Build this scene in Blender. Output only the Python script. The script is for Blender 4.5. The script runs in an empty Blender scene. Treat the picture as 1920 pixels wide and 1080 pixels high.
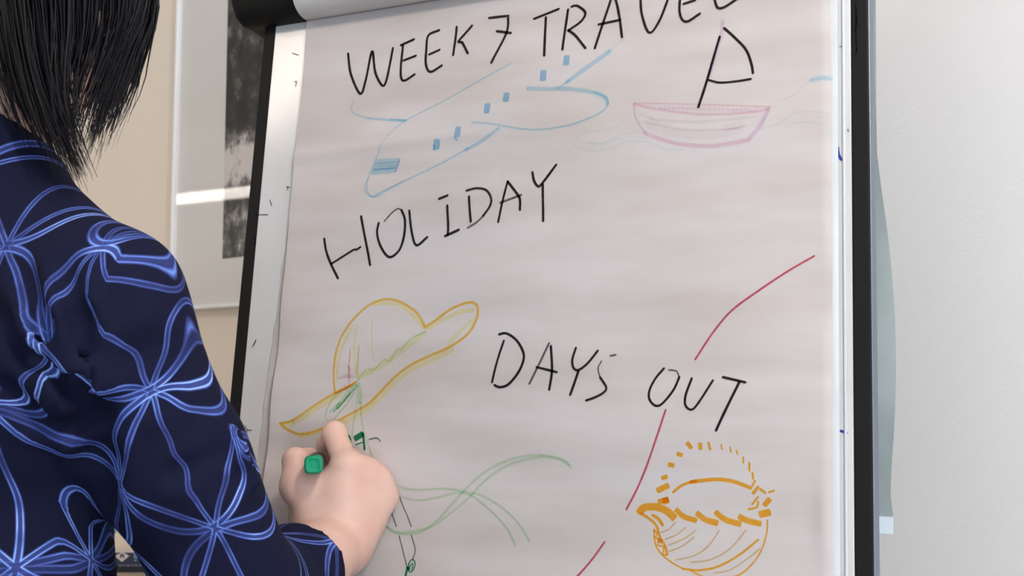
import bpy, bmesh, math, random
import numpy as np
from mathutils import Vector, Matrix, noise
random.seed(7); rng = np.random.default_rng(7)
S = bpy.context.scene; C = S.collection
PI = math.pi
def V3(*a): return np.array(a, float)

# ---------------------------------------------------------------- camera, world, lights, exposure
CAM = V3(0, 0, 1.27); PITCH = math.radians(5); FPX = 2187.0
cd = bpy.data.cameras.new('camera'); co = bpy.data.objects.new('camera', cd); C.objects.link(co)
co.location = CAM; co.rotation_euler = (PI/2 + PITCH, 0, 0)
cd.sensor_width = 36; cd.lens = FPX/1920*36; cd.clip_start = .02
cd.dof.use_dof = True; cd.dof.focus_distance = 1.16; cd.dof.aperture_fstop = 11
S.camera = co
S.view_settings.view_transform = 'Standard'; S.view_settings.look = 'None'
S.view_settings.gamma = 1; S.view_settings.use_curve_mapping = False; S.view_settings.exposure = 0.0
w = bpy.data.worlds.new('world'); S.world = w; w.use_nodes = True
w.node_tree.nodes['Background'].inputs[0].default_value = (1, .89, .78, 1)
w.node_tree.nodes['Background'].inputs[1].default_value = .58
def area(name, loc, target, sx, sy, power, col):
    l = bpy.data.lights.new(name, 'AREA'); l.shape = 'RECTANGLE'; l.size = sx; l.size_y = sy; l.energy = power; l.color = col
    o = bpy.data.objects.new(name, l); C.objects.link(o); o.location = loc
    o.rotation_euler = (Vector(target) - Vector(loc)).to_track_quat('-Z', 'Y').to_euler(); return o
area('window_daylight', (.7, -3.3, 1.0), (.1, 1.2, 1.1), 2.4, 1.5, 80, (.60, .81, 1))
area('side_window_daylight', (-3.0, -1.4, 1.15), (.3, 1.3, 1.1), 2.4, 1.5, 10, (.74, .87, 1))

FV = V3(0, math.cos(PITCH), math.sin(PITCH)); UV_ = V3(0, -math.sin(PITCH), math.cos(PITCH)); XV = V3(1, 0, 0)
def P(px, py, d):                                   # a surveyed point: sight line and measured distance
    return CAM + d*(FV + XV*(px-960)/FPX - UV_*(py-540)/FPX)
def on_plane(px, py, O, N):
    r = FV + XV*(px-960)/FPX - UV_*(py-540)/FPX
    return CAM + r*(((O-CAM)@N)/(r@N))

# ---------------------------------------------------------------- materials
def mat(name, col, rough=.5, metal=0, spec=.5, coat=0):
    m = bpy.data.materials.new(name); m.use_nodes = True
    b = m.node_tree.nodes['Principled BSDF']
    b.inputs['Base Color'].default_value = (*col, 1); b.inputs['Roughness'].default_value = rough
    b.inputs['Metallic'].default_value = metal; b.inputs['Specular IOR Level'].default_value = spec
    b.inputs['Coat Weight'].default_value = coat
    return m
class NT:
    def __init__(s, m): s.t = m.node_tree; s.b = s.t.nodes.get('Principled BSDF')
    def n(s, ty, **k):
        x = s.t.nodes.new(ty)
        for a, v in k.items(): setattr(x, a, v)
        return x
    def l(s, a, b): s.t.links.new(a, b)
    def math(s, op, a, b=None, c=None, clamp=False):
        x = s.n('ShaderNodeMath', operation=op, use_clamp=clamp)
        for i, v in enumerate((a, b, c)):
            if v is None: continue
            if isinstance(v, (int, float)): x.inputs[i].default_value = v
            else: s.l(v, x.inputs[i])
        return x.outputs[0]
    def noise(s, scale, detail=2, vec=None, rough=.5):
        x = s.n('ShaderNodeTexNoise'); x.inputs['Scale'].default_value = scale; x.inputs['Detail'].default_value = detail; x.inputs['Roughness'].default_value = rough
        if vec is not None: s.l(vec, x.inputs['Vector'])
        return x.outputs[0]
    def coord(s, which='Object', scale=None):
        x = s.n('ShaderNodeTexCoord').outputs[which]
        if scale:
            mp = s.n('ShaderNodeMapping'); mp.inputs['Scale'].default_value = scale; s.l(x, mp.inputs[0]); x = mp.outputs[0]
        return x
    def ramp(s, f, stops):
        r = s.n('ShaderNodeValToRGB'); s.l(f, r.inputs[0]); e = r.color_ramp.elements
        while len(e) < len(stops): e.new(.5)
        for i, (p, c) in enumerate(stops): e[i].position = p; e[i].color = (*c, 1)
        return r.outputs[0]
    def mix(s, f, a, b):
        x = s.n('ShaderNodeMix', data_type='RGBA')
        if isinstance(f, (int, float)): x.inputs[0].default_value = f
        else: s.l(f, x.inputs[0])
        for i, v in ((6, a), (7, b)):
            if isinstance(v, tuple): x.inputs[i].default_value = (*v, 1)
            else: s.l(v, x.inputs[i])
        return x.outputs[2]
    def bump(s, h, strength, dist=.01):
        x = s.n('ShaderNodeBump'); x.inputs['Strength'].default_value = strength; x.inputs['Distance'].default_value = dist
        s.l(h, x.inputs['Height']); s.l(x.outputs[0], s.b.inputs['Normal'])
    def base(s, c): s.l(c, s.b.inputs['Base Color'])
def wall_mat(name, col, specks):
    m = mat(name, col, .85, spec=.2); t = NT(m); oc = t.coord()
    t.bump(t.noise(260, 4, oc), .12, .002)
    c = t.ramp(t.noise(2.2, 3, oc), [(.3, tuple(x*.97 for x in col)), (.7, col)])
    if specks:
        v = t.n('ShaderNodeTexVoronoi'); v.inputs['Scale'].default_value = 11; t.l(oc, v.inputs['Vector'])
        c = t.mix(t.math('LESS_THAN', v.outputs['Distance'], .022), c, (.42, .36, .34))
    t.base(c); return m
M_wall_l = wall_mat('beige_wall_paint', (.94, .825, .70), False)
M_wall_r = wall_mat('white_wall_paint', (.93, .89, .875), True)
M_floor = mat('grey_carpet', (.20, .20, .21), .95); t = NT(M_floor); t.base(t.ramp(t.noise(180, 3, t.coord()), [(.3, (.15, .15, .16)), (.7, (.24, .24, .25))]))
M_ceil = mat('ceiling_white', (.8, .78, .75), .9)
M_board = mat('white_enamel', (.62, .60, .59), .15, spec=.5); t = NT(M_board)
t.base(t.ramp(t.noise(9, 4, t.coord()), [(.3, (.58, .56, .55)), (.65, (.63, .61, .605))]))
M_black = mat('black_plastic', (.011, .0105, .010), .55, spec=.12); t = NT(M_black); t.bump(t.noise(500, 2, t.coord()), .05, .001)
M_alu = mat('blue_grey_aluminium', (.17, .20, .25), .45, metal=.3)
M_rail = mat('pale_aluminium', (.62, .64, .68), .4, metal=.25)
M_tube = mat('grey_metal', (.35, .36, .38), .35, metal=.8)
M_rubber = mat('rubber', (.02, .02, .02), .8)
def paper_mat(name, a, b):
    m = mat(name, a, .75, spec=.25); t = NT(m); uvm = t.coord('Object', (3, 3, 14))
    t.base(t.ramp(t.noise(1.6, 4, uvm), [(.36, a), (.64, b)])); t.bump(t.noise(60, 3, t.coord()), .06, .002); return m  # horizontal tone bands paint in the shading of the paper's waves
M_paper = paper_mat('flip_paper', (.50, .44, .415), (.575, .52, .515))
M_paper2 = paper_mat('under_paper', (.45, .40, .365), (.54, .49, .45))
M_paper3 = paper_mat('flipped_paper', (.60, .555, .53), (.64, .60, .575))
M_sheetback = mat('shade_tinted_sheet', (.25, .285, .275), .6); t = NT(M_sheetback); t.base(t.ramp(t.noise(9, 4, t.coord()), [(.35, (.215, .25, .24)), (.65, (.30, .34, .345))]))  # shade behind the board is put into this sheet's colour
M_lit_strip = mat('painted_light_strip', (.60, .66, .71), .6)  # light falling on the sheet's bottom end, painted as a paler colour
INKS = dict(black=(.17, .155, .16), grey=(.40, .385, .39), lightblue=(.765, .915, .985), paleblue=(.89, .955, .975), blue=(.62, .81, .94), lilac=(.93, .85, .95),
    pink=(.965, .855, .905), palepink=(.985, .965, .965), palegrey=(.95, .94, .95), orange=(1, .70, .22), paleorange=(.92, .80, .62), orange2=(.98, .84, .66), ochre=(1, .80, .36),
    yellow=(1, .98, .76), yellowgreen=(.96, .98, .80), palegreen=(.83, .935, .825), green=(.72, .90, .76), darkgreen=(.16, .52, .34), greygreen=(.42, .48, .47), red=(.84, .36, .44), bluepen=(.22, .26, .70))
M_ink = {}
for k, c in INKS.items():
    m = bpy.data.materials.new('marker_ink_'+k); m.use_nodes = True; t = NT(m); nt = m.node_tree
    nt.nodes.remove(t.b); out = [n for n in nt.nodes if n.type == 'OUTPUT_MATERIAL'][0]
    tr = t.n('ShaderNodeBsdfTransparent'); nz = t.noise(300, 2, t.coord())
    f = t.math('MULTIPLY', t.math('SUBTRACT', nz, .45, clamp=True), .55 if k not in ('black', 'darkgreen') else .25)
    t.l(t.mix(f, c, (1, 1, 1)), tr.inputs[0]); t.l(tr.outputs[0], out.inputs[0]); M_ink[k] = m
M_skin = mat('skin', (.66, .42, .34), .5, spec=.35); t = NT(M_skin)
t.base(t.ramp(t.noise(28, 4, t.coord()), [(.3, (.64, .385, .31)), (.7, (.70, .47, .39))]))
t.b.inputs['Subsurface Weight'].default_value = .12; t.b.inputs['Subsurface Radius'].default_value = (.012, .005, .003); t.b.inputs['Subsurface Scale'].default_value = .4
t.bump(t.noise(240, 3, t.coord()), .08, .001)
M_hair = mat('black_hair', (.005, .0045, .007), .42, spec=.16); t = NT(M_hair); hv = t.coord('Object', (60, 60, 6)); t.base(t.ramp(t.noise(1, 3, hv), [(.42, (.003, .003, .005)), (.62, (.010, .008, .012)), (.76, (.05, .02, .014))]))
M_hair_skin = M_skin
M_eye = mat('eye_white', (.8, .8, .8), .2); M_lip = mat('lip', (.5, .2, .18), .5)
M_trouser = mat('dark_trousers', (.02, .02, .025), .85); M_shoe = mat('black_shoe', (.015, .015, .015), .4)
# navy jersey with a printed lattice of ovals, uprights and diagonals drawn as pale blue double lines
M_shirt = mat('patterned_jersey', (.012, .013, .035), .85, spec=.08); t = NT(M_shirt)
uvn = t.n('ShaderNodeUVMap', uv_map='UVMap').outputs[0]
dn = t.n('ShaderNodeTexNoise'); dn.inputs['Scale'].default_value = 7; dn.inputs['Detail'].default_value = 2; t.l(uvn, dn.inputs['Vector'])
vm = t.n('ShaderNodeVectorMath', operation='MULTIPLY_ADD'); t.l(dn.outputs['Color'], vm.inputs[0]); vm.inputs[1].default_value = (.014, .014, 0); t.l(uvn, vm.inputs[2])
sp = t.n('ShaderNodeSeparateXYZ'); t.l(vm.outputs[0], sp.inputs[0])
CW, CH = .092, .120
px_, py_ = t.math('DIVIDE', sp.outputs[0], CW), t.math('DIVIDE', sp.outputs[1], CH)
def fr(x): return t.math('ABSOLUTE', t.math('SUBTRACT', t.math('FRACT', x), .5))
d1 = t.math('SUBTRACT', .5, fr(t.math('ADD', px_, py_)))
d2 = t.math('SUBTRACT', .5, fr(t.math('SUBTRACT', px_, py_)))
dv = t.math('SUBTRACT', .5, fr(px_))
def ov(ox, oy):
    a = t.math('SUBTRACT', t.math('FRACT', t.math('ADD', px_, ox)), .5); b = t.math('SUBTRACT', t.math('FRACT', t.math('ADD', py_, oy)), .5)
    r = t.math('SQRT', t.math('ADD', t.math('MULTIPLY', a, a), t.math('MULTIPLY', b, b)))
    return t.math('ABSOLUTE', t.math('SUBTRACT', r, .485))
o1 = ov(.5, 0)
dl = t.math('MINIMUM', t.math('MULTIPLY', t.math('MINIMUM', d1, d2), .70), dv)
wv = t.noise(26, 2, uvn)
def band(d, w0):
    e = t.math('DIVIDE', d, w0)                               # 0 centre .. 1 edge
    g = t.math('SUBTRACT', 1, e, clamp=True)
    rim = t.math('SUBTRACT', 1, t.math('ABSOLUTE', t.math('MULTIPLY', t.math('SUBTRACT', e, .55), 2.6)), clamp=True)
    return t.math('MAXIMUM', t.math('MULTIPLY', g, .35), rim)
ml = t.math('MULTIPLY', band(dl, .026), t.math('MAXIMUM', .42, t.math('MULTIPLY_ADD', wv, 1.9, -.33, clamp=True)))
mo = t.math('MULTIPLY', band(o1, .034), t.math('MAXIMUM', .35, t.math('MULTIPLY_ADD', t.noise(17, 2, uvn), 3.0, -.75, clamp=True)))
mk = t.math('MAXIMUM', ml, mo, clamp=True)
col = t.ramp(mk, [(0, (.0078, .0088, .027)), (.35, (.045, .062, .23)), (.7, (.13, .23, .64)), (1, (.46, .62, .92))])
t.base(col); t.bump(t.noise(900, 2, uvn), .1, .001)

# ---------------------------------------------------------------- mesh helpers
def tag(o, label=None, cat=None, group=None, kind=None):
    for k, v in (('label', label), ('category', cat), ('group', group), ('kind', kind)):
        if v: o[k] = v
    return o
def link(name, me, m=None, parent=None, smooth=False):
    o = bpy.data.objects.new(name, me); C.objects.link(o)
    if m is not None: me.materials.append(m)
    if smooth: me.polygons.foreach_set('use_smooth', [True]*len(me.polygons))
    if parent is not None:
        o.parent = parent; o.matrix_parent_inverse = parent.matrix_world.inverted()
    return o
def empty(name, loc):
    o = bpy.data.objects.new(name, None); C.objects.link(o); o.location = Vector(loc); o.empty_display_size = .1
    o.matrix_world = Matrix.Translation(Vector(loc)); return o
def mesh(name, v, f):
    me = bpy.data.meshes.new(name); me.from_pydata([tuple(map(float, x)) for x in v], [], [tuple(x) for x in f]); me.update(); return me
def obox(name, O, ex, ey, ez, m, parent=None, bev=0.0, seg=2):
    """box from a corner and three edge vectors"""
    O, ex, ey, ez = map(lambda a: np.array(a, float), (O, ex, ey, ez))
    bm = bmesh.new(); vs = [bm.verts.new(tuple(O+ex*i+ey*j+ez*k)) for k in (0, 1) for j in (0, 1) for i in (0, 1)]
    for q in ((0, 1, 3, 2), (4, 5, 7, 6), (0, 1, 5, 4), (2, 3, 7, 6), (0, 2, 6, 4), (1, 3, 7, 5)): bm.faces.new([vs[i] for i in q])
    bmesh.ops.recalc_face_normals(bm, faces=bm.faces)
    if bev: bmesh.ops.bevel(bm, geom=bm.edges[:], offset=bev, segments=seg, affect='EDGES', profile=.5)
    me = bpy.data.meshes.new(name); bm.to_mesh(me); bm.free(); return link(name, me, m, parent)
def tube(name, pts, rad, m, parent=None, n=16, cap=True, smooth=True):
    v, f = tube_vf(pts, rad, n, cap); return link(name, mesh(name, v, f), m, parent, smooth)
def tube_vf(pts, rad, n=16, cap=True, flat=1.0, base=0, up0=None):
    pts = [np.array(p, float) for p in pts]; v = []; f = []; k = len(pts)
    if np.isscalar(rad): rad = [rad]*k
    up = np.array(up0 if up0 is not None else (0.13, .2, .97), float)
    for i, p in enumerate(pts):
        tn = pts[min(i+1, k-1)] - pts[max(i-1, 0)]; tn /= np.linalg.norm(tn)+1e-12
        a = np.cross(up, tn); a /= np.linalg.norm(a)+1e-9; b = np.cross(tn, a); up = b
        for j in range(n):
            th = 2*PI*j/n; v.append(p + rad[i]*(a*math.cos(th)*flat + b*math.sin(th)))
    for i in range(k-1):
        for j in range(n):
            f.append((base+i*n+j, base+i*n+(j+1) % n, base+(i+1)*n+(j+1) % n, base+(i+1)*n+j))
    if cap: f.append(tuple(base+j for j in range(n))[::-1]); f.append(tuple(base+(k-1)*n+j for j in range(n)))
    return v, f
def catmull(pts, step):
    pts = [np.array(p, float) for p in pts]
    if len(pts) == 2:
        k = max(2, int(np.linalg.norm(pts[1]-pts[0])/step)+1); return [pts[0]+(pts[1]-pts[0])*i/k for i in range(k+1)]
    q = [2*pts[0]-pts[1]]+pts+[2*pts[-1]-pts[-2]]; out = []
    for i in range(1, len(q)-2):
        p0, p1, p2, p3 = q[i-1:i+3]; k = max(2, int(np.linalg.norm(p2-p1)/step)+1)
        for s in range(k):
            u = s/k; out.append(.5*(2*p1+(p2-p0)*u+(2*p0-5*p1+4*p2-p3)*u*u+(3*p1-p0-3*p2+p3)*u**3))
    return out+[pts[-1]]

# ---------------------------------------------------------------- setting: two walls meeting behind the easel, floor, ceiling, lamps
YW = math.radians(38)
wa = V3(math.cos(YW), -math.sin(YW), 0); wn = V3(-math.sin(YW), -math.cos(YW), 0); wb = -wn*1.0     # along left wall; its normal
wb = V3(math.sin(YW), -math.cos(YW), 0)                                                              # along right wall, towards us
W0 = P(400, 300, 2.3); W0[2] = 0
kk = (((960-960)/FPX)*W0[1]-W0[0])/wa[0]
CORN = W0 + wa*kk; CORN[2] = 0
def slab(name, A, d, length, nrm, m, h=2.75, th=.12):
    return tag(obox(name, A, d*length, -nrm*th, (0, 0, h), m), kind='structure')
wrn = V3(-math.cos(YW), -math.sin(YW), 0)
slab('wall_left', CORN - wa*5.2, wa, 5.2+.12, wn, M_wall_l)
slab('wall_right', CORN, wb, 4.2, wrn, M_wall_r)
tag(obox('floor', (-5, -4.5, -.1), (10, 0, 0), (0, 9.5, 0), (0, 0, .1), M_floor), kind='structure')
tag(obox('ceiling', (-5, -4.5, 2.75), (10, 0, 0), (0, 9.5, 0), (0, 0, .1), M_ceil), kind='structure')
def emat(name, col, st):
    m = mat(name, col); b = m.node_tree.nodes['Principled BSDF']; b.inputs['Emission Color'].default_value = (*col, 1); b.inputs['Emission Strength'].default_value = st; return m
M_lamp = emat('lamp_diffuser', (1, .84, .70), 15.0)
M_lamp2 = emat('lamp_tube', (1, .93, .86), 14.0)
def mirror_dir(px, py, N):
    r = FV + XV*(px-960)/FPX - UV_*(py-540)/FPX; r = r/np.linalg.norm(r); return r - 2*(r@N)*N
# ---------------------------------------------------------------- flip chart easel (board plane: origin on its left edge)
psi, tl = math.radians(25.04), math.radians(6.55)
BU = V3(math.cos(psi), -math.sin(psi), 0); hz_ = V3(math.sin(psi), math.cos(psi), 0)
BV = math.sin(tl)*hz_ + math.cos(tl)*V3(0, 0, 1); BN = np.cross(BU, BV)
BO = P(451.1, 540, 1.342)
def B(u, v, n=0.0): return BO + u*BU + v*BV + n*BN
# lamps: one above the easel (it glares on the board's enamel), one slim tube lamp further back (it shows in the picture glass)
def lamp(name, c, ax, L, wd, m, label):
    e = empty(name, c); ax = np.array(ax)/np.linalg.norm(ax); s = np.cross(ax, (0, 0, 1))
    obox('housing', c-ax*(L/2+.03)-s*(wd/2+.02)+V3(0, 0, .012), ax*(L+.06), s*(wd+.04), (0, 0, .05), M_ceil, e, .004)
    obox('diffuser', c-ax*L/2-s*wd/2-V3(0, 0, .03), ax*L, s*wd, (0, 0, .042), m, e, .006)
    for k in (-1, 1): tube('suspension', [c+ax*k*L*.4+V3(0, 0, .06), (c+ax*k*L*.4)*V3(1, 1, 0)+V3(0, 0, 2.752)], .003, M_tube, e, 6)
    tag(e, label, 'ceiling light'); return e
md = mirror_dir(545, 130, BN); b0 = on_plane(545, 130, BO, BN); c1 = b0 + md*((2.5-b0[2])/md[2])
lamp('ceiling_light', c1, (1, .1, 0), .9, .22, M_lamp, 'broad warm ceiling lamp hanging nearest above the flip chart')

gp = empty('added_fill_globe', (.55, -.35, 2.42)); tag(gp, 'unseen white globe added up to the right of the camera to light the walls', 'added light')  # unseen light, added to brighten the walls and throw the frame's shadow
bm = bmesh.new(); bmesh.ops.create_uvsphere(bm, u_segments=24, v_segments=16, radius=.11); bmesh.ops.translate(bm, vec=(.55, -.35, 2.42), verts=bm.verts)
me = bpy.data.meshes.new('globe'); bm.to_mesh(me); bm.free(); link('globe', me, emat('fill_globe_glow', (1, .95, .90), 128.0), gp, True)
tube('cord', [(.55, -.35, 2.53), (.55, -.35, 2.70)], .004, M_tube, gp, 8); tube('ceiling_rose', [(.55, -.35, 2.70), (.55, -.35, 2.752)], .05, M_ceil, gp, 20)
fc = empty('flip_chart', (*(B(.35, 0)[:2]), 0))
tag(fc, 'white flip chart easel with black side edges and a black clamp bar', 'flip chart')
VB, VT = -.66, .365
obox('board_panel', B(.016, VB, -.024), BU*.668, BV*(VT-VB), BN*.0245, M_board, fc, .001)
obox('side_edge', B(0, VB, -.026), BU*.0155, BV*(VT-VB), BN*.027, M_black, fc, .002)
obox('side_edge', B(.6845, VB, -.003), BU*.0155, BV*(VT-VB), BN*.004, M_black, fc, .0015)
o = obox('side_profile', B(.6845, VB, -.030), BU*.0165, BV*(VT-VB), BN*.0268, M_alu, fc, .0015); o['label'] = 'blue-grey aluminium profile behind the right black edge'
obox('guide_rail', B(.6762, VB, .0002), BU*.0024, BV*(VT-VB), BN*.0022, M_rail, fc, .0006)
obox('board_tray', B(.02, VB-.012, -.02), BU*.66, BV*.014, BN*.075, M_tube, fc, .003)
# rounded clamp bar with chamfered ends
sec = [(.0, -.045), (.012, -.047), (.026, -.041), (.036, -.026), (.040, -.004), (.038, .018), (.028, .036), (.012, .046), (-.004, .048), (-.02, .046), (-.028, .03), (-.03, -.02), (-.03, -.045)]
v = []; f = []
CLV = .363; ns = len(sec); us = [(-.0255, .90), (-.0225, .97), (-.018, 1.0), (.33, 1.0), (.718, 1.0), (.7225, .97), (.7255, .90)]
for u, s in us:
    for a, b in sec: v.append(B(u, CLV+b*s, .002+a*s))
for i in range(len(us)-1):
    for j in range(ns): f.append((i*ns+j, i*ns+(j+1) % ns, (i+1)*ns+(j+1) % ns, (i+1)*ns+j))
f.append(tuple(range(ns))[::-1]); f.append(tuple((len(us)-1)*ns+j for j in range(ns)))
o = link('clamp_bar', mesh('clamp_bar', v, f), M_black, fc, True)
md_ = o.modifiers.new('split', 'EDGE_SPLIT'); md_.split_angle = math.radians(38)
for u in (.10, .60):
    g0 = B(u, VB+.02, -.034); g1 = g0 - BV*((g0[2]-.012)/BV[2])
    lg = tube('leg', [B(u, .2, -.038), g0, g1], .0125, M_tube, fc, 14)
    tube('rubber_foot', [g1+BV*.02, g1-V3(0, 0, .012)], .017, M_rubber, lg, 12)
r0 = B(.35, .30, -.04); r1 = V3(*(r0[:2]-BN[:2]*.30), .012)
lg = tube('leg', [r0, r1], .0125, M_tube, fc, 14); tube('rubber_foot', [r1+(r0-r1)*.02, r1-V3(0, 0, .012)], .017, M_rubber, lg, 12)

# ---------------------------------------------------------------- paper pad, its sheets and the drawings on the front sheet
pad = empty('flip_chart_pad', B(.37, .32, .004))
tag(pad, 'large white paper pad clipped to the flip chart with marker words and drawings', 'paper pad')
PU0, PU1, PV0, PV1 = .0655, .6668, -.62, .326
def ss(a, b, x): x = min(1, max(0, (x-a)/(b-a))); return x*x*(3-2*x)
def hgt(u, v):
    n = noise.noise
    a = n((u*2.0, v*9.5+3, 1.3))*.0055 + n((u*4.5+5, v*21, 4.1))*.0024 + n((u*14, v*18, 9.7))*.0006
    top = ss(.326, .26, v)
    h = .0072 + a*top*(.35+.65*ss(.08, .16, u))
    l = ss(.20, .07, u)*ss(.02, -.16, v)                       # lower left side stands off the board
    h += .002*l + .003*l*math.sin(v*52+u*20)
    h += .0022*math.exp(-((v-.152-.02*noise.noise((u*6, 1, 1)))/.006)**2)*ss(.42, .2, u)
    h += .0045*ss(.028, 0, u-PU0)*(.4+.6*math.sin(v*31+1))*ss(.1, -.1, v)
    k = ss(.005, 0, PU1-u); h -= .003*k*k                    # right side turns back to the pad
    h += .003*ss(.02, .006, PU1-u)*math.exp(-((v+.232)/.03)**2)
    return max(h, .0040)
def sheet(name, u0, u1, v0, v1, nu, nv, fn, m, parent, skew=0.0):
    v = []; f = []
    for j in range(nv+1):
        for i in range(nu+1):
            u = u0+(u1-u0)*i/nu; w_ = v0+(v1-v0)*j/nv
            v.append(B(u+skew*(PV1-w_), w_, fn(u, w_)))
    for j in range(nv):
        for i in range(nu):
            a = j*(nu+1)+i; f.append((a, a+1, a+nu+2, a+nu+1))
    return link(name, mesh(name, v, f), m, parent, True)
front = sheet('front_sheet', PU0, PU1, PV0, PV1, 130, 190, hgt, M_paper, pad)
def under(u, v): return .0016 + .0045*abs(noise.noise((u*60, v*38, 2.2)))*ss(.10, .06, u)
M_paper4 = paper_mat('lit_edge_paper', (.78, .79, .80), (.82, .83, .84))  # brighter paper copy: window light on the right edge painted into its colour
sheet('under_sheet', PU0+.004, .6722, PV0-.004, PV1-.001, 60, 40, lambda u, v: .0007+.0011*ss(.009, .001, .6722-u), M_paper4, pad)['label'] = 'sheet added at the right edge, window light painted in as white'
usd = sheet('under_sheet', PU0+.0085, PU1-.003, PV0-.004, PV1-.002, 110, 120, lambda u, v: min(under(u, v), hgt(u, v)-.0012), M_paper2, pad, -.052)
# pages turned over the clamp bar: a roll of paper around the bar, falling behind the board
rs = [(.0065, -.0475), (.014, -.0500), (.026, -.0485), (.037, -.041), (.0445, -.028), (.0475, -.006), (.046, .020), (.036, .042), (.018, .054), (-.006, .056), (-.028, .05), (-.040, .03), (-.046, -.02)]
def roll(name, u0, u1, grow, tail, m):
    pr = catmull([V3(a+grow*(1 if a > 0 else -1), b, 0) for a, b in rs] + [V3(*q, 0) for q in tail], .006); v = []; f = []; nu = 48
    for k, p in enumerate(pr):
        for i in range(nu+1):
            u = u0+(u1-u0)*i/nu; v.append(B(u, CLV+p[1], .002+p[0]+.0006*noise.noise((u*9, p[1]*40, 2))))
    for k in range(len(pr)-1):
        for i in range(nu): a = k*(nu+1)+i; f.append((a, a+1, a+nu+2, a+nu+1))
    return link(name, mesh(name, v, f), m, pad, True)
tl_ = [(-.047, -.1), (-.047, -.25), (-.047, -.45)]
o = roll('flipped_sheet', .0695, .668, .0, tl_, M_paper3); o['label'] = 'used white sheets turned up over the clamp bar'
# one more turned sheet hangs crooked behind the board, its edge bulging out past the right side
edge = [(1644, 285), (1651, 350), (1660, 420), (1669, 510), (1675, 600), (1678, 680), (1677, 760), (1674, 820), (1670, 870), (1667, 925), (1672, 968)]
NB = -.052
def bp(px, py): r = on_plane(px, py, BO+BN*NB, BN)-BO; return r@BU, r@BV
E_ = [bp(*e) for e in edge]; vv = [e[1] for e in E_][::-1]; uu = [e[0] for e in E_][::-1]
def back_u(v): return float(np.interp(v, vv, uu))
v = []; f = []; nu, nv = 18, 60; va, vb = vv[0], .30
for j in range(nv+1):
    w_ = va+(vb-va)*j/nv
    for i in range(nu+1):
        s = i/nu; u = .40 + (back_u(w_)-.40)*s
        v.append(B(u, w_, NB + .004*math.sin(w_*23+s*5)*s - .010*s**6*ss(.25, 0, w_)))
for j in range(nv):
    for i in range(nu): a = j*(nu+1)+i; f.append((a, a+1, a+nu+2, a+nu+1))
o = link('hanging_sheet', mesh('hanging_sheet', v, f), M_sheetback, pad, True); o['label'] = 'turned sheet bulging out behind the right edge, its shade painted in as grey-green'
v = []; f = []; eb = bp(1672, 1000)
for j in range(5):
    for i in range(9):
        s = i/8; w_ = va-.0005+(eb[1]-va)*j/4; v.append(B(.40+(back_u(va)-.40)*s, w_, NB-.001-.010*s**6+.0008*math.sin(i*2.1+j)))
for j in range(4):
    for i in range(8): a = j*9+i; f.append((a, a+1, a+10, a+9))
o = link('sheet_lit_strip', mesh('sheet_lit_strip', v, f), M_lit_strip, pad, True); o['label'] = 'bottom strip of the sheet behind, light on it painted in as white'

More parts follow.
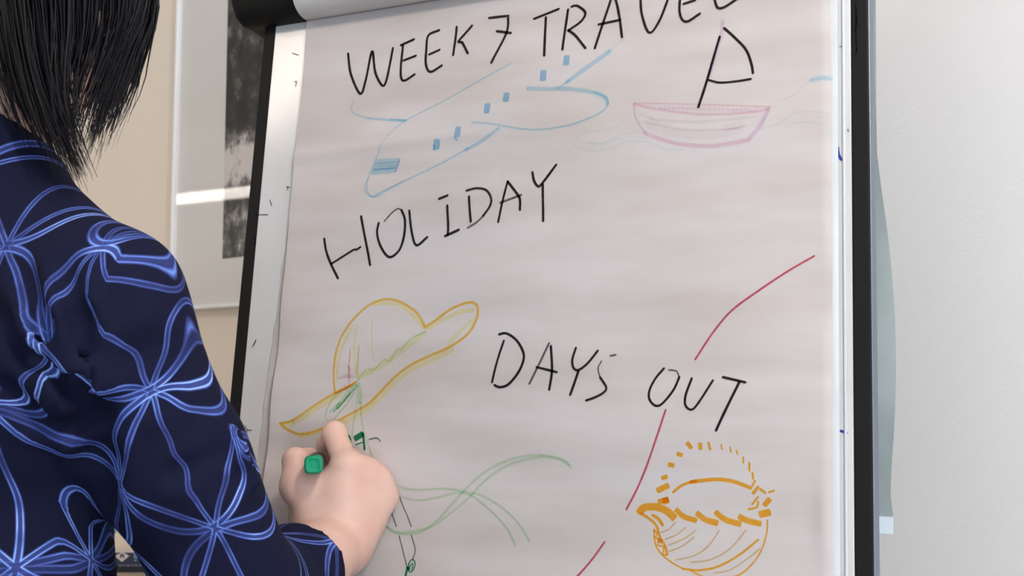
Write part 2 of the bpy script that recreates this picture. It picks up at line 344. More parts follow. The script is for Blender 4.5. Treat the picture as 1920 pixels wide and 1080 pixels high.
INK = """week_lettering|black|3.01|1252 2683 1311 2428 1458 2175 1518 2333 1574 2670 1638 2407 1750 2236 1804 2343 1847 2673
week_lettering|black|2.97|1949 2691 2117 2738
week_lettering|black|2.96|1978 2681 1974 2454 1986 2302 2037 2262 2162 2318
week_lettering|black|2.96|2002 2501 2159 2537
week_lettering|black|2.94|2437 2801 2299 2757 2287 2593 2300 2413 2363 2319 2506 2375
week_lettering|black|2.93|2329 2528 2459 2567
week_lettering|black|2.91|2655 2808 2638 2476
week_lettering|black|2.90|2846 2794 2687 2630 2733 2618 2821 2471
week_lettering|black|2.86|3050 2851 3261 2842 3281 2824 3272 2636 3118 2323
week_lettering|black|2.86|3155 2683 3329 2635
travel_lettering|black|2.81|3587 2762 3869 2835
travel_lettering|black|2.80|3726 2760 3738 2320
travel_lettering|black|2.78|3976 2813 3942 2361
travel_lettering|black|2.78|4014 2838 4074 2841 4173 2749 4135 2654 3993 2567
travel_lettering|black|2.77|3995 2573 4082 2496 4200 2342
travel_lettering|black|2.74|4461 2912 4445 2823 4304 2326
travel_lettering|black|2.73|4461 2924 4511 2822 4557 2640 4597 2408
travel_lettering|black|2.74|4332 2587 4570 2603
travel_lettering|black|2.69|4775 2841 4801 2628 4886 2417 4992 2537 5092 2804
travel_lettering|black|2.66|5392 2952 5261 2927 5213 2843 5199 2590 5264 2482 5408 2546
travel_lettering|black|2.66|5237 2673 5358 2695
travel_lettering|black|2.63|5510 3036 5559 2656 5625 2570 5815 2660
holiday_lettering|black|2.95|1145 505 1179 363 1249 214 1355 48
holiday_lettering|black|2.34|1249 214 1534 362 1560 355 1621 388
holiday_lettering|black|2.91|1618 725 1685 447 1755 179
holiday_lettering|black|2.88|1846 638 1827 532 1865 404 1945 288 2017 257 2116 332 2166 482 2172 653 2124 763
holiday_lettering|grey|1.73|2124 763 2081 784 2012 747 1916 652
holiday_lettering|black|2.85|2221 753 2263 506 2325 368 2453 451
holiday_lettering|black|2.84|2574 859 2677 890
holiday_lettering|black|2.82|2682 778 2702 573 2700 457
holiday_lettering|black|2.81|2666 448 2832 507
holiday_lettering|black|2.80|2934 860 2970 585
holiday_lettering|black|2.51|2898 926 3013 944 3131 915 3196 823 3188 738 3113 636
holiday_lettering|grey|2.23|3113 636 3033 570 2933 520
holiday_lettering|black|2.49|3287 560 3330 785 3374 991
holiday_lettering|black|2.75|3374 991 3502 833 3528 771 3530 674
holiday_lettering|grey|2.48|3300 764 3540 833
holiday_lettering|black|2.74|3651 1069 3675 976 3716 916 3755 925 3915 1127
holiday_lettering|black|2.72|3775 929 3797 539
days_lettering|black|2.42|3429 -685 3374 -871 3321 -1109
days_lettering|black|2.68|3371 -621 3449 -611 3562 -677 3641 -783 3663 -874 3612 -1008 3501 -1131 3405 -1157 3350 -1136
days_lettering|grey|2.38|3928 -721 3837 -922 3734 -1126
days_lettering|black|2.63|3950 -750 3975 -984 3950 -1184
days_lettering|black|2.37|3807 -959 4027 -1011
days_lettering|black|2.34|4218 -770 4186 -896 4206 -975 4255 -991 4347 -927 4448 -803
days_lettering|black|2.60|4255 -1000 4176 -1234
days_lettering|grey|2.06|4633 -847 4578 -856
days_lettering|grey|1.55|4492 -905 4457 -977 4482 -1065
days_lettering|black|2.31|4482 -1065 4549 -1161 4525 -1210 4439 -1256 4345 -1288
out_lettering|black|2.26|5117 -980 5036 -1077 4984 -1189 4988 -1275 5048 -1335 5115 -1317 5216 -1189 5268 -1064
out_lettering|grey|1.50|5268 -1064 5238 -1006 5165 -996
out_lettering|black|2.23|5389 -1075 5339 -1232 5341 -1329 5392 -1371 5450 -1328 5592 -1095
out_lettering|black|2.45|5685 -1066 5896 -1116
out_lettering|black|2.44|5840 -1114 5635 -1561
drawn_aeroplane|lightblue|1.75|3360 2287 3030 2165 2528 1956 2119 1804 1913 1665 1808 1514 1736 1345 1664 1177 1654 1050 1721 948 1806 954 2125 1098
drawn_aeroplane|lightblue|2.30|1765 957 2125 1098 2575 1265 2887 1403
drawn_aeroplane|lightblue|3.95|2844 1378 3061 1470 3251 1587
drawn_aeroplane|lightblue|1.76|1672 1164 1626 1064 1674 975 1780 937 1860 956
drawn_aeroplane|lightblue|1.80|1389 2106 1355 2009 1430 1931 1607 1863
drawn_aeroplane|lightblue|2.96|1592 1867 1817 1829 2073 1793
drawn_aeroplane|lightblue|2.94|1887 1821 2093 1788
drawn_aeroplane|lightblue|2.20|2915 1678 3139 1642 3404 1572 3687 1520 3960 1525 4138 1547 4381 1622 4468 1703 4436 1786 4313 1851
drawn_aeroplane|lightblue|4.38|3549 1985 3745 1957 4020 1925 4313 1851 4437 1780 4462 1698
drawn_aeroplane|lightblue|2.21|3893 1940 4042 2021
drawn_aeroplane|lightblue|4.93|3995 1998 4157 2092 4480 2274
drawn_aeroplane|paleblue|2.72|4443 2256 4623 2388
drawn_aeroplane|blue|7.24|3736 2158 3728 2052
drawn_aeroplane|blue|7.19|3995 2287 3987 2188
drawn_aeroplane|blue|7.32|3315 1964 3307 1870
drawn_aeroplane|blue|7.37|3094 1867 3087 1766
drawn_aeroplane|blue|7.43|2755 1642 2749 1535
drawn_aeroplane|blue|7.48|2505 1525 2498 1424
drawn_aeroplane|blue|2.28|2747 1500 2719 1526
drawn_aeroplane|blue|2.30|2466 1418 2462 1478
drawn_aeroplane|lightblue|4.69|1747 1348 2033 1342
drawn_aeroplane|lightblue|4.69|1729 1307 2023 1300
drawn_aeroplane|lightblue|4.68|1719 1265 2012 1264
drawn_aeroplane|lightblue|4.68|1702 1217 1995 1223
drawn_aeroplane|paleblue|2.34|1777 1315 1995 1315
drawn_aeroplane|blue|2.33|2046 1347 2002 1217
drawn_aeroplane|blue|1.76|1727 1252 1986 1255
drawn_boat|lilac|3.65|5637 2451 5619 2276 5503 1843
drawn_boat|black|2.60|5611 2277 5505 1881 5412 1568
drawn_boat|black|2.58|5653 2360 5760 2245 5873 2104 5927 1955 5943 1856
drawn_boat|black|2.32|5514 1836 5618 1799 5783 1793 5923 1801
drawn_boat|pink|1.82|4749 1684 5228 1621 6112 1498
drawn_boat|pink|2.59|4750 1673 5035 1583 5418 1496 5696 1467 6005 1462 6109 1488
drawn_boat|lilac|2.12|4750 1673 4762 1554 4827 1430 4884 1355
drawn_boat|pink|4.14|4850 1372 5043 1282 5237 1215 5517 1170 5754 1178 5918 1194
drawn_boat|lilac|4.05|6099 1479 6024 1327 5913 1200
drawn_boat|palegrey|3.13|4806 1566 5035 1476 5420 1420 5968 1407
drawn_boat|palegrey|2.08|4825 1486 5304 1345 5825 1310
drawn_boat|lilac|1.53|5675 1308 5881 1331
drawn_boat|palepink|11.42|4892 1474 5142 1350 5517 1291 5856 1323
drawn_boat|lilac|1.29|5026 1626 5016 1588 5073 1619 5063 1582 5119 1613 5109 1575 5166 1606 5156 1568 5212 1599 5202 1562 5258 1593 5248 1555 5304 1586 5294 1549 5350 1580 5340 1542 5396 1573 5386 1536 5441 1567 5431 1529 5487 1560 5477 1523 5532 1554 5522 1517 5577 1547 5567 1510 5622 1541 5612 1504 5666 1534 5656 1498 5711 1528 5701 1491 5755 1522 5745 1485 5799 1515 5789 1479 5843 1509 5833 1473 5887 1503 5877 1466 5931 1496 5921 1460 5974 1490 5965 1454
drawn_waves|paleblue|1.51|6165 1538 6325 1587 6402 1662 6488 1732
drawn_waves|lightblue|3.99|6481 1722 6567 1733 6679 1725
drawn_waves|paleblue|1.50|6014 1291 6186 1321 6325 1402 6464 1414 6654 1373
drawn_waves|paleblue|1.49|6291 1293 6410 1317 6532 1292 6678 1220
drawn_ripples|paleblue|1.33|4684 1534 4567 1464 4248 1425 4104 1371 4119 1299 4295 1235 4495 1245 4691 1293 4887 1270 5083 1180 5265 1164
drawn_ripples|paleblue|1.61|4260 1328 4413 1303 4571 1355 4805 1393
drawn_ripples|paleblue|1.33|4448 1305 4589 1325 4729 1345 4952 1291
drawn_path|red|1.97|6512 42 6266 -91 5997 -265 5749 -448 5575 -656 5416 -899
drawn_path|red|1.99|5153 -1374 5081 -1604 4984 -1879 4886 -2103 4782 -2304
drawn_path|red|2.00|4580 -2612 4459 -2785 4330 -2940 4242 -3033
drawn_sun_hat|yellow|5.76|821 -1586 1091 -1485 1279 -1362 1532 -1224
drawn_sun_hat|yellow|4.42|2527 -553 2710 -456 2905 -377 3065 -365
drawn_sun_hat|yellow|5.11|2196 -1100 1879 -1376 1561 -1548 1231 -1649 1028 -1687
drawn_sun_hat|yellow|4.99|2856 -766 2625 -868 2398 -967 2214 -1083
drawn_sun_hat|yellow|3.95|1852 -254 2151 -269 2336 -389 2500 -530
drawn_sun_hat|yellow|3.45|1473 -1092 1474 -803 1603 -497
drawn_sun_hat|ochre|2.57|1457 -1218 1425 -1057 1422 -837 1469 -637 1579 -456 1716 -320 1838 -247 1981 -211 2128 -225 2277 -293 2406 -380 2498 -507
drawn_sun_hat|ochre|2.59|790 -1552 941 -1521 1086 -1439 1275 -1319 1457 -1218 1662 -1130
drawn_sun_hat|orange|2.28|1464 -1218 1581 -1167 1709 -1099
drawn_sun_hat|ochre|2.80|2500 -530 2634 -454 2785 -351 2937 -294 3054 -281 3116 -339 3105 -460 3019 -605 2829 -732 2600 -823 2369 -922 2191 -1044 2022 -1201 1869 -1334 1666 -1442 1427 -1561 1216 -1636 1046 -1663 888 -1620 790 -1552
drawn_sun_hat|yellowgreen|4.94|3071 -465 2918 -584 2779 -726
drawn_sun_hat|yellowgreen|6.75|1732 -1053 2038 -913 2284 -740 2522 -575
drawn_sun_hat|palegreen|1.97|1721 -1081 1758 -1042 1837 -959 1921 -969 2034 -862 2107 -880 2190 -739 2235 -768 2326 -653 2522 -575
drawn_sun_hat|yellowgreen|1.99|1846 -434 1869 -699 1913 -877
drawn_sun_hat|orange2|2.00|1604 -747 1612 -1058
drawn_sun_hat|orange2|1.99|1709 -714 1719 -1059
drawn_sun_hat|yellowgreen|3.43|1670 -493 1657 -731 1701 -1007
drawn_sun_hat|lilac|3.43|1503 -1058 1583 -1035 1677 -1041
drawn_sun_hat|pink|3.42|1602 -949 1624 -1041 1619 -1144
drawn_sun_hat|lilac|2.29|1579 -914 1631 -972
drawn_sun_hat|pink|2.28|1564 -1132 1610 -1195
drawn_sun_hat|palegreen|1.74|948 -1515 969 -1584
drawn_ribbon|palegreen|2.28|1712 -1127 1498 -1218 1394 -1345 1365 -1471 1431 -1527 1539 -1418 1651 -1275 1725 -1133
drawn_ribbon|green|1.71|1414 -1419 1530 -1310 1455 -1424 1646 -1218 1493 -1395 1688 -1167
drawn_ribbon|palegreen|5.69|1492 -1378 1601 -1247 1712 -1133
drawn_ribbon|palegreen|5.10|1733 -1110 1758 -1207 1776 -1331
drawn_ribbon|palegreen|1.97|1734 -1235 1727 -1380 1705 -1659 1695 -1854
drawn_ribbon|palegreen|2.44|1774 -1309 1820 -1539 1879 -1695 1957 -1876 2059 -2027 2210 -2126 2391 -2196 2616 -2199 2854 -2183 3124 -2207 3291 -2242 3524 -2357 3689 -2493 3810 -2647
drawn_ribbon|palegreen|2.41|1993 -1958 2103 -2119 2216 -2202 2398 -2292 2571 -2307 2760 -2273 2957 -2220 3125 -2228 3279 -2310 3464 -2446 3584 -2568 3659 -2697
drawn_ribbon|palegreen|2.65|2165 -2571 2284 -2640 2441 -2648 2612 -2616 2791 -2490 2946 -2324 3103 -2155 3277 -2006 3467 -1906 3689 -1840 3926 -1822 4130 -1860 4210 -1930
drawn_ribbon|palegreen|2.58|3894 -1830 4093 -1856 4195 -1910
drawn_ribbon|palegreen|2.40|2165 -2576 2315 -2633 2440 -2627 2711 -2566 2905 -2441 3110 -2273 3267 -2108 3423 -1988 3628 -1894 3895 -1835
drawn_cuff|darkgreen|4.51|1652 -1671 1677 -1721
drawn_cuff|darkgreen|6.18|1735 -1703 1836 -1645
drawn_cuff|darkgreen|2.80|1835 -1640 1863 -1809
drawn_cuff|darkgreen|1.40|1747 -1764 1837 -1734
drawn_cuff|greygreen|1.67|1913 -1705 2003 -1687 2051 -1719
drawn_sleeve|greygreen|1.36|2214 -2397 2307 -2580
drawn_sleeve|greygreen|1.36|2326 -2284 2371 -2377 2421 -2457 2485 -2571
drawn_sleeve|greygreen|1.35|2349 -2674 2477 -2988
drawn_sleeve|greygreen|1.34|2492 -2659 2549 -2800 2528 -2898
drawn_sleeve|darkgreen|2.68|2478 -2977 2458 -3083
drawn_sleeve|darkgreen|1.34|2493 -3008 2488 -2935 2528 -2896 2561 -2925 2548 -2994 2507 -3022 2502 -2965 2537 -2932 2529 -2995
drawn_stem|palegreen|2.28|988 -2324 1008 -2520 1032 -2686
drawn_basket|orange|3.94|5365 -1673 5407 -1726
drawn_basket|orange|3.92|5486 -1676 5493 -1734
drawn_basket|orange|2.44|5567 -1670 5583 -1732
drawn_basket|orange|1.46|5686 -1687 5692 -1730
drawn_basket|orange|1.45|5766 -1709 5776 -1752
drawn_basket|orange|1.69|5825 -1737 5835 -1770
drawn_basket|orange|1.68|5889 -1793 5889 -1845
drawn_basket|orange|1.92|5943 -1844 5946 -1915
drawn_basket|orange|1.91|5973 -1933 5978 -1985
drawn_basket|orange|1.91|5997 -1999 5969 -2047
drawn_basket|orange|2.86|6022 -2054 5979 -2112
drawn_basket|orange|2.38|6041 -2072 6089 -2104
drawn_basket|orange|1.90|6117 -2098 6165 -2082
drawn_basket|orange|3.94|5270 -1778 5322 -1792
drawn_basket|orange|4.44|5186 -1878 5242 -1886
drawn_basket|orange|3.95|5122 -2007 5178 -1986
drawn_basket|orange|5.43|5078 -2121 5190 -2068
drawn_basket|orange|4.92|5091 -2223 5188 -2195
drawn_basket|orange|6.39|5137 -2216 5188 -2200
drawn_basket|orange|6.90|4903 -2333 4953 -2282 5065 -2268 5175 -2302 5253 -2366
drawn_basket|orange|4.87|5261 -2283 5338 -2345 5459 -2375
drawn_basket|orange|5.31|5458 -2304 5542 -2362 5657 -2390
drawn_basket|orange|5.28|5631 -2291 5725 -2353 5866 -2389
drawn_basket|orange|5.23|5846 -2320 5933 -2356 6048 -2376
drawn_basket|orange|6.16|6033 -2297 6128 -2270
drawn_basket|orange|5.21|6075 -2216 6127 -2154
drawn_basket|orange|1.90|5932 -2255 6009 -2233 6023 -2181
drawn_basket|orange|1.90|5966 -2210 6022 -2143
drawn_basket|orange|2.45|5232 -2130 5320 -2062 5453 -2016
drawn_basket|orange|3.38|5398 -2032 5627 -2001 5799 -2014 5957 -2066
drawn_basket|orange|1.42|6105 -2341 6101 -2441 6064 -2579 5989 -2707 5885 -2813 5790 -2858
drawn_basket|orange|1.46|5057 -2471 5073 -2595 5129 -2683 5227 -2753 5348 -2810
drawn_basket|orange|1.91|5348 -2810 5509 -2811 5679 -2763 5860 -2653 6026 -2514
drawn_basket|orange|2.45|4929 -2332 5026 -2390 5082 -2441 5113 -2531 5168 -2617 5192 -2692
drawn_basket|orange|1.44|5418 -2817 5508 -2858 5635 -2878
drawn_basket|orange|1.47|5057 -2485 5094 -2508 5074 -2547 5115 -2564 5096 -2613 5158 -2629 5149 -2687 5190 -2699
drawn_basket|orange|3.92|5100 -2565 5136 -2582
drawn_basket|orange|2.95|5038 -2346 5095 -2375 5138 -2431
drawn_basket|paleorange|1.47|5259 -2399 5207 -2459 5124 -2501
drawn_basket|paleorange|1.46|5356 -2441 5276 -2508 5166 -2559
drawn_basket|paleorange|1.46|5451 -2466 5343 -2543 5203 -2607
drawn_basket|paleorange|1.46|5437 -2523 5332 -2608 5209 -2664
drawn_basket|paleorange|1.45|5668 -2455 5572 -2595 5440 -2689 5267 -2737
drawn_basket|paleorange|1.44|5915 -2438 5768 -2609 5599 -2712 5417 -2748
drawn_basket|paleorange|1.42|6039 -2594 5913 -2698 5770 -2795 5628 -2830"""
MARKS = """pen_marks|grey|1.37|509 2441 539 2444 530 2386
pen_marks|grey|1.35|526 1169 573 1153
pen_marks|grey|1.35|543 1155 546 1123
pen_marks|grey|1.36|309 1026 340 954
pen_marks|grey|1.36|123 860 298 848
pen_marks|grey|1.36|122 593 147 572
pen_marks|grey|1.35|160 521 140 503
pen_marks|grey|1.33|292 -607 263 -674
pen_marks|grey|1.33|287 -625 250 -692
pen_marks|grey|1.31|246 -1575 288 -1622 339 -1627
pen_marks|grey|1.31|288 -1622 266 -1693
pen_marks|grey|1.31|277 -1658 262 -1717
pen_marks|grey|1.10|6741 2058 6775 2059
pen_marks|grey|1.08|6809 1237 6814 1216
pen_marks|grey|1.10|6886 2492 6894 2346 6878 2188
pen_marks|grey|1.10|6894 2346 6888 2107 6896 1985
pen_marks|grey|1.10|6880 2402 6903 2249
pen_marks|grey|1.10|6882 1949 6897 2016
pen_marks|grey|1.38|442 2807 529 2770
pen_marks|bluepen|2.46|6717 1071 6726 1003 6750 949
pen_marks|bluepen|2.35|6733 -1539 6783 -1557"""
def ribbons(name, rows, hf, off, parent, label=None):
    verts = []; faces = []; mi = []; mats = []
    for li, (ink, wd, pts) in enumerate(rows):
        if ink not in mats: mats.append(ink)
        q = catmull(pts, .0032); n = len(q); base = len(verts); o_ = off + .00004*(li % 12)
        loop = all(np.linalg.norm(pts[0]-pts[-1]) < 1e-4 for _ in (0,))
        L = []; 
        for i in range(n):
            tn = q[min(i+1, n-1)]-q[max(i-1, 0)]; tn = tn/(np.linalg.norm(tn)+1e-12); nr = V3(-tn[1], tn[0])
            hw = wd/2*(1+.10*noise.noise((q[i][0]*90, q[i][1]*90, li*1.7)))
            L.append((q[i], tn, nr, hw))
        cf = .8 if wd < .0035 else .2
        ring = [(L[0][0]-L[0][1]*L[0][3]*cf, L[0][2]*L[0][3]*.45)]
        for p, tn, nr, hw in L: ring.append((p, nr*hw))
        ring.append((L[-1][0]+L[-1][1]*L[-1][3]*cf, L[-1][2]*L[-1][3]*.45))
        for p, e in ring:
            for s in (-1, 1):
                c = p+e*s; verts.append(B(c[0], c[1], hf(c[0], c[1])+o_))
        for i in range(len(ring)-1):
            a = base+2*i; faces.append((a, a+2, a+3, a+1)); mi.append(mats.index(ink))
    me = mesh(name, verts, faces)
    for k in mats: me.materials.append(M_ink[k])
    me.polygons.foreach_set('material_index', mi)
    o = link(name, me, None, parent)
    if label: o['label'] = label
    return o
def parse(txt):
    D = {}
    for ln in txt.strip().splitlines():
        g, ink, wd, q = ln.split('|'); q = list(map(int, q.split()))
        D.setdefault(g, []).append((ink, float(wd)/1000, [V3(q[i]/1e4, q[i+1]/1e4) for i in range(0, len(q), 2)]))
    return D
LAB = dict(week_lettering='black handwritten WEEK 7', travel_lettering='black handwritten TRAVEL cut by the frame', holiday_lettering='black handwritten HOLIDAY', days_lettering='black handwritten DAYS', out_lettering='black handwritten OUT',
    drawn_aeroplane='light blue marker aeroplane', drawn_boat='pink sailing boat with a black sail', drawn_waves='faint blue waves right of the boat', drawn_ripples='faint blue ripples left of the boat', drawn_path='thin red curving line',
    drawn_sun_hat='ochre and yellow sun hat', drawn_ribbon='pale green hat ribbon', drawn_cuff='dark green arrow-like mark', drawn_sleeve='thin dark green strap', drawn_stem='thin green upright line', drawn_basket='orange picnic basket')
def hf2(u, v): return hgt(min(max(u, PU0), PU1), v)
for g, rows in parse(INK).items(): ribbons(g, rows, hf2, .00035, front, LAB[g])
for row in parse(MARKS)['pen_marks']: ribbons('pen_mark', [row], lambda u, v: .0008, .0002, fc)

# ---------------------------------------------------------------- framed picture on the left wall
wO = W0*1.0
def WP(px, py, off=0.0): return on_plane(px, py, wO+wn*off, wn)
def wuv(px, py, off=0.0): r = WP(px, py, off)-(W0); return r@wa, r[2]
FT = .028
fb = wuv(318, 583, FT); fl = wuv(330, 240, FT)[0]
FL, FB = wuv(318, 480, FT)[0], fb[1]; FR, FTOP = FL+.62, FB+.86
fp = empty('framed_picture', W0+wa*(FL+FR)/2+wn*0+V3(0, 0, FB))
tag(fp, 'black and white tree photograph in a pale mat and thin white frame on the wall', 'picture')
def WB(u, z, n): return V3(W0[0], W0[1], 0)+wa*u+wn*n+V3(0, 0, z)
M_frame = mat('white_frame', (.97, .97, .98), .25); M_mat = mat('picture_mat', (.80, .775, .75), .8)
fw = .0075
for (u, z, du, dz) in ((FL, FB, fw, FTOP-FB), (FR-fw, FB, fw, FTOP-FB), (FL+fw, FB, FR-FL-2*fw, fw), (FL+fw, FTOP-fw, FR-FL-2*fw, fw)):
    obox('frame_rail', WB(u, z, .001), wa*du, wn*FT, V3(0, 0, dz), M_frame, fp, .002)
obox('mat_board', WB(FL+fw, FB+fw, .006), wa*(FR-FL-2*fw), wn*.012, V3(0, 0, FTOP-FB-2*fw), M_mat, fp)
pl, pb = wuv(418, 485, .018)[0], wuv(418, 485, .018)[1]
M_print = mat('tree_photograph', (.2, .2, .2), .6); t = NT(M_print); oc = t.coord('Object')
mp = t.n('ShaderNodeMapping'); mp.inputs['Scale'].default_value = (1, 1, .8); t.l(oc, mp.inputs[0])
big = t.noise(9, 6, mp.outputs[0], .7); fine = t.noise(34, 5, mp.outputs[0], .75)
sz = t.n('ShaderNodeSeparateXYZ'); t.l(oc, sz.inputs[0])
zz = t.math('MULTIPLY', t.math('SUBTRACT', sz.outputs[2], pb), 1/.53)                     # 0 bottom .. 1 up the print
g1 = t.math('ADD', t.math('MULTIPLY', big, .5), t.math('MULTIPLY', fine, .72))
rb = t.n('ShaderNodeFloatCurve'); t.l(zz, rb.inputs['Value']); cv = rb.mapping.curves[0]
for cx, cy in ((.12, .53), (.22, .55), (.33, .84), (.42, .62), (.50, .40), (.72, .42), (.86, .50)): cv.points.new(cx, cy)
cv.points[0].location = (0, .46); cv.points[-1].location = (1, .47); rb.mapping.update()
g2 = t.math('ADD', g1, t.math('MULTIPLY', t.math('SUBTRACT', rb.outputs[0], .56), .9))
t.base(t.ramp(g2, [(.45, (.010, .010, .010)), (.55, (.045, .045, .042)), (.64, (.20, .19, .185)), (.76, (.72, .67, .65))]))
o = obox('photograph', WB(pl, pb, .0185), wa*.31, wn*.0008, V3(0, 0, .62), M_print, fp); o['label'] = 'black and white photograph of trees'
M_glass = bpy.data.materials.new('picture_glass'); M_glass.use_nodes = True; t = NT(M_glass); nt = M_glass.node_tree; nt.nodes.remove(t.b)
out = [n for n in nt.nodes if n.type == 'OUTPUT_MATERIAL'][0]; tr = t.n('ShaderNodeBsdfTransparent'); gl = t.n('ShaderNodeBsdfGlossy'); gl.inputs['Roughness'].default_value = .025
fz = t.n('ShaderNodeFresnel'); fz.inputs[0].default_value = 1.5; mx = t.n('ShaderNodeMixShader'); gm = t.n('ShaderNodeNewGeometry'); t.l(t.math('MULTIPLY', fz.outputs[0], t.math('SUBTRACT', 1, gm.outputs['Backfacing'])), mx.inputs[0]); t.l(tr.outputs[0], mx.inputs[1]); t.l(gl.outputs[0], mx.inputs[2]); t.l(mx.outputs[0], out.inputs[0])
o = obox('glass_pane', WB(FL+fw-.001, FB+fw-.001, .0225), wa*(FR-FL-2*fw+.002), wn*.002, V3(0, 0, FTOP-FB-2*fw+.002), M_glass, fp); o['label'] = 'clear glass with a lamp reflection'
# the slim lamp that shows in the glass
ma = mirror_dir(330, 372, wn); mb = mirror_dir(470, 356, wn); ga = WP(330, 372, .0245); gb = WP(470, 356, .0245)
ca = ga+ma*((2.30-ga[2])/ma[2]); cb = gb+mb*((2.30-gb[2])/mb[2])
ax = cb-ca; ax[2] = 0; L0 = np.linalg.norm(ax); ax /= L0; 
lamp('ceiling_light', ca+ax*(L0+.5)/2, ax, L0+.5, .07, M_lamp2, 'slim white tube lamp hanging lowest at the back of the room')

# ---------------------------------------------------------------- green note, sideboard, product box
gn = WP(217, 998, .001); gd = wa; th = math.radians(-68)
e1 = (-wa*math.cos(.35)+V3(0, 0, 1)*math.sin(.35))*.06; e2 = (-wa*math.sin(.55)-V3(0, 0, 1)*math.cos(.55))*.05
M_note = mat('green_card', (.015, .30, .15), .6)
e1 = -wa*.036+V3(0, 0, .048); e2 = -wa*.048-V3(0, 0, .030)
tag(obox('paper_note', gn, e1, e2, wn*.0008, M_note), 'bright green paper note on the beige wall beside the person', 'note')
CT = P(240, 1079, 2.28)[2]; ck = wuv(240, 1079)[0]
sb = empty('sideboard', WB(ck-.3, 0, .2)); M_wood = mat('beige_laminate', (.66, .53, .42), .5)
tag(sb, 'pale beige sideboard against the beige wall below the picture', 'cabinet')
s0, s1 = ck-.55, ck+.32
obox('carcass', WB(s0, .04, .012), wa*(s1-s0), wn*.30, V3(0, 0, CT-.064), M_wood, sb, .002)
obox('cabinet_top', WB(s0-.01, CT-.024, .008), wa*(s1-s0+.02), wn*.325, V3(0, 0, .024), M_wood, sb, .003)
obox('plinth', WB(s0+.02, 0, .03), wa*(s1-s0-.04), wn*.24, V3(0, 0, .04), M_black, sb)
for k in range(2):
    u = s0+.005+k*(s1-s0)/2; d_ = obox('door', WB(u, .05, .313), wa*((s1-s0)/2-.01), wn*.018, V3(0, 0, CT-.08), M_wood, sb, .002)
    tube('handle', [WB(u+(.38 if k == 0 else .03), CT-.22, .34), WB(u+(.38 if k == 0 else .03), CT-.10, .34)], .005, M_tube, d_, 10)
# product box lying on the sideboard: white carton with a navy label
a0 = P(185, 1079, 2.30); a0[2] = CT; dx = V3(1, .04, 0); dx /= np.linalg.norm(dx); dy = V3(-dx[1], dx[0], 0)
ht = P(240, 1038.5, 2.30)[2]-CT
pb_ = empty('product_box', a0+dx*.1); tag(pb_, 'low white product box with navy hazard label lying on the sideboard', 'box')
M_white = mat('white_carton', (.75, .72, .72), .5); M_navy = mat('navy_label', (.022, .028, .075), .4); M_lb = mat('pale_blue_print', (.16, .30, .50), .4); M_dk = mat('dark_print', (.008, .010, .02), .4); M_pt = mat('grey_print', (.22, .25, .34), .5)
obox('carton', a0, dx*.24, dy*.07, V3(0, 0, ht), M_white, pb_, .002)
sc = 2.30/FPX
def lp(px, py, n): return a0 + dx*(px-185)*sc + V3(0, 0, 1)*(1079-py)*sc - dy*n
def poly(name, pts, n, m, parent, label=None):
    k = len(pts); v = [lp(x, y, n) for x, y in pts]+[lp(x, y, n-.0003) for x, y in pts]
    f = [tuple(range(k))]+[tuple(range(k, 2*k))[::-1]]+[(i, k+i, k+(i+1) % k, (i+1) % k) for i in range(k)]
    o = link(name, mesh(name, v, f), m, parent)
    if label: o['label'] = label
    return o
lb = poly('box_label', [(190, 1040), (398, 1040), (398, 1077), (209, 1077), (203, 1066), (199, 1059), (190, 1059)], .0006, M_navy, pb_, 'navy printed label')
poly('hazard_diamond', [(227.5, 1039.6), (241, 1046), (227.5, 1057), (214, 1046)], .001, M_white, lb, 'white hazard diamond with a flame')
poly('flame_symbol', [(227.5, 1041), (231.5, 1045), (232, 1048.5), (229.5, 1051), (229, 1048), (227.5, 1046), (226, 1048), (225.6, 1051), (223, 1048.5), (223.7, 1045)], .0014, M_navy, lb)
poly('hazard_diamond', [(203, 1041), (208, 1045), (201, 1051), (194, 1045)], .001, M_white, lb)
poly('print_panel', [(249, 1041), (300, 1041), (300, 1051), (249, 1051)], .001, M_lb, lb, 'pale blue printed panel')
poly('print_panel', [(204, 1064), (398, 1064), (398, 1076), (209, 1076)], .0008, M_dk, lb)
for a, b, y in ((250, 255, 1053), (260, 272, 1053), (275, 290, 1053)): poly('print_line', [(a, y), (b, y), (b, y+3), (a, y+3)], .001, M_lb, lb)
x = 222
while x < 300:
    wl = random.uniform(3, 9); poly('print_line', [(x, 1062.5), (x+wl, 1062.5), (x+wl, 1065), (x, 1065)], .0011, M_pt, lb); x += wl+2.5

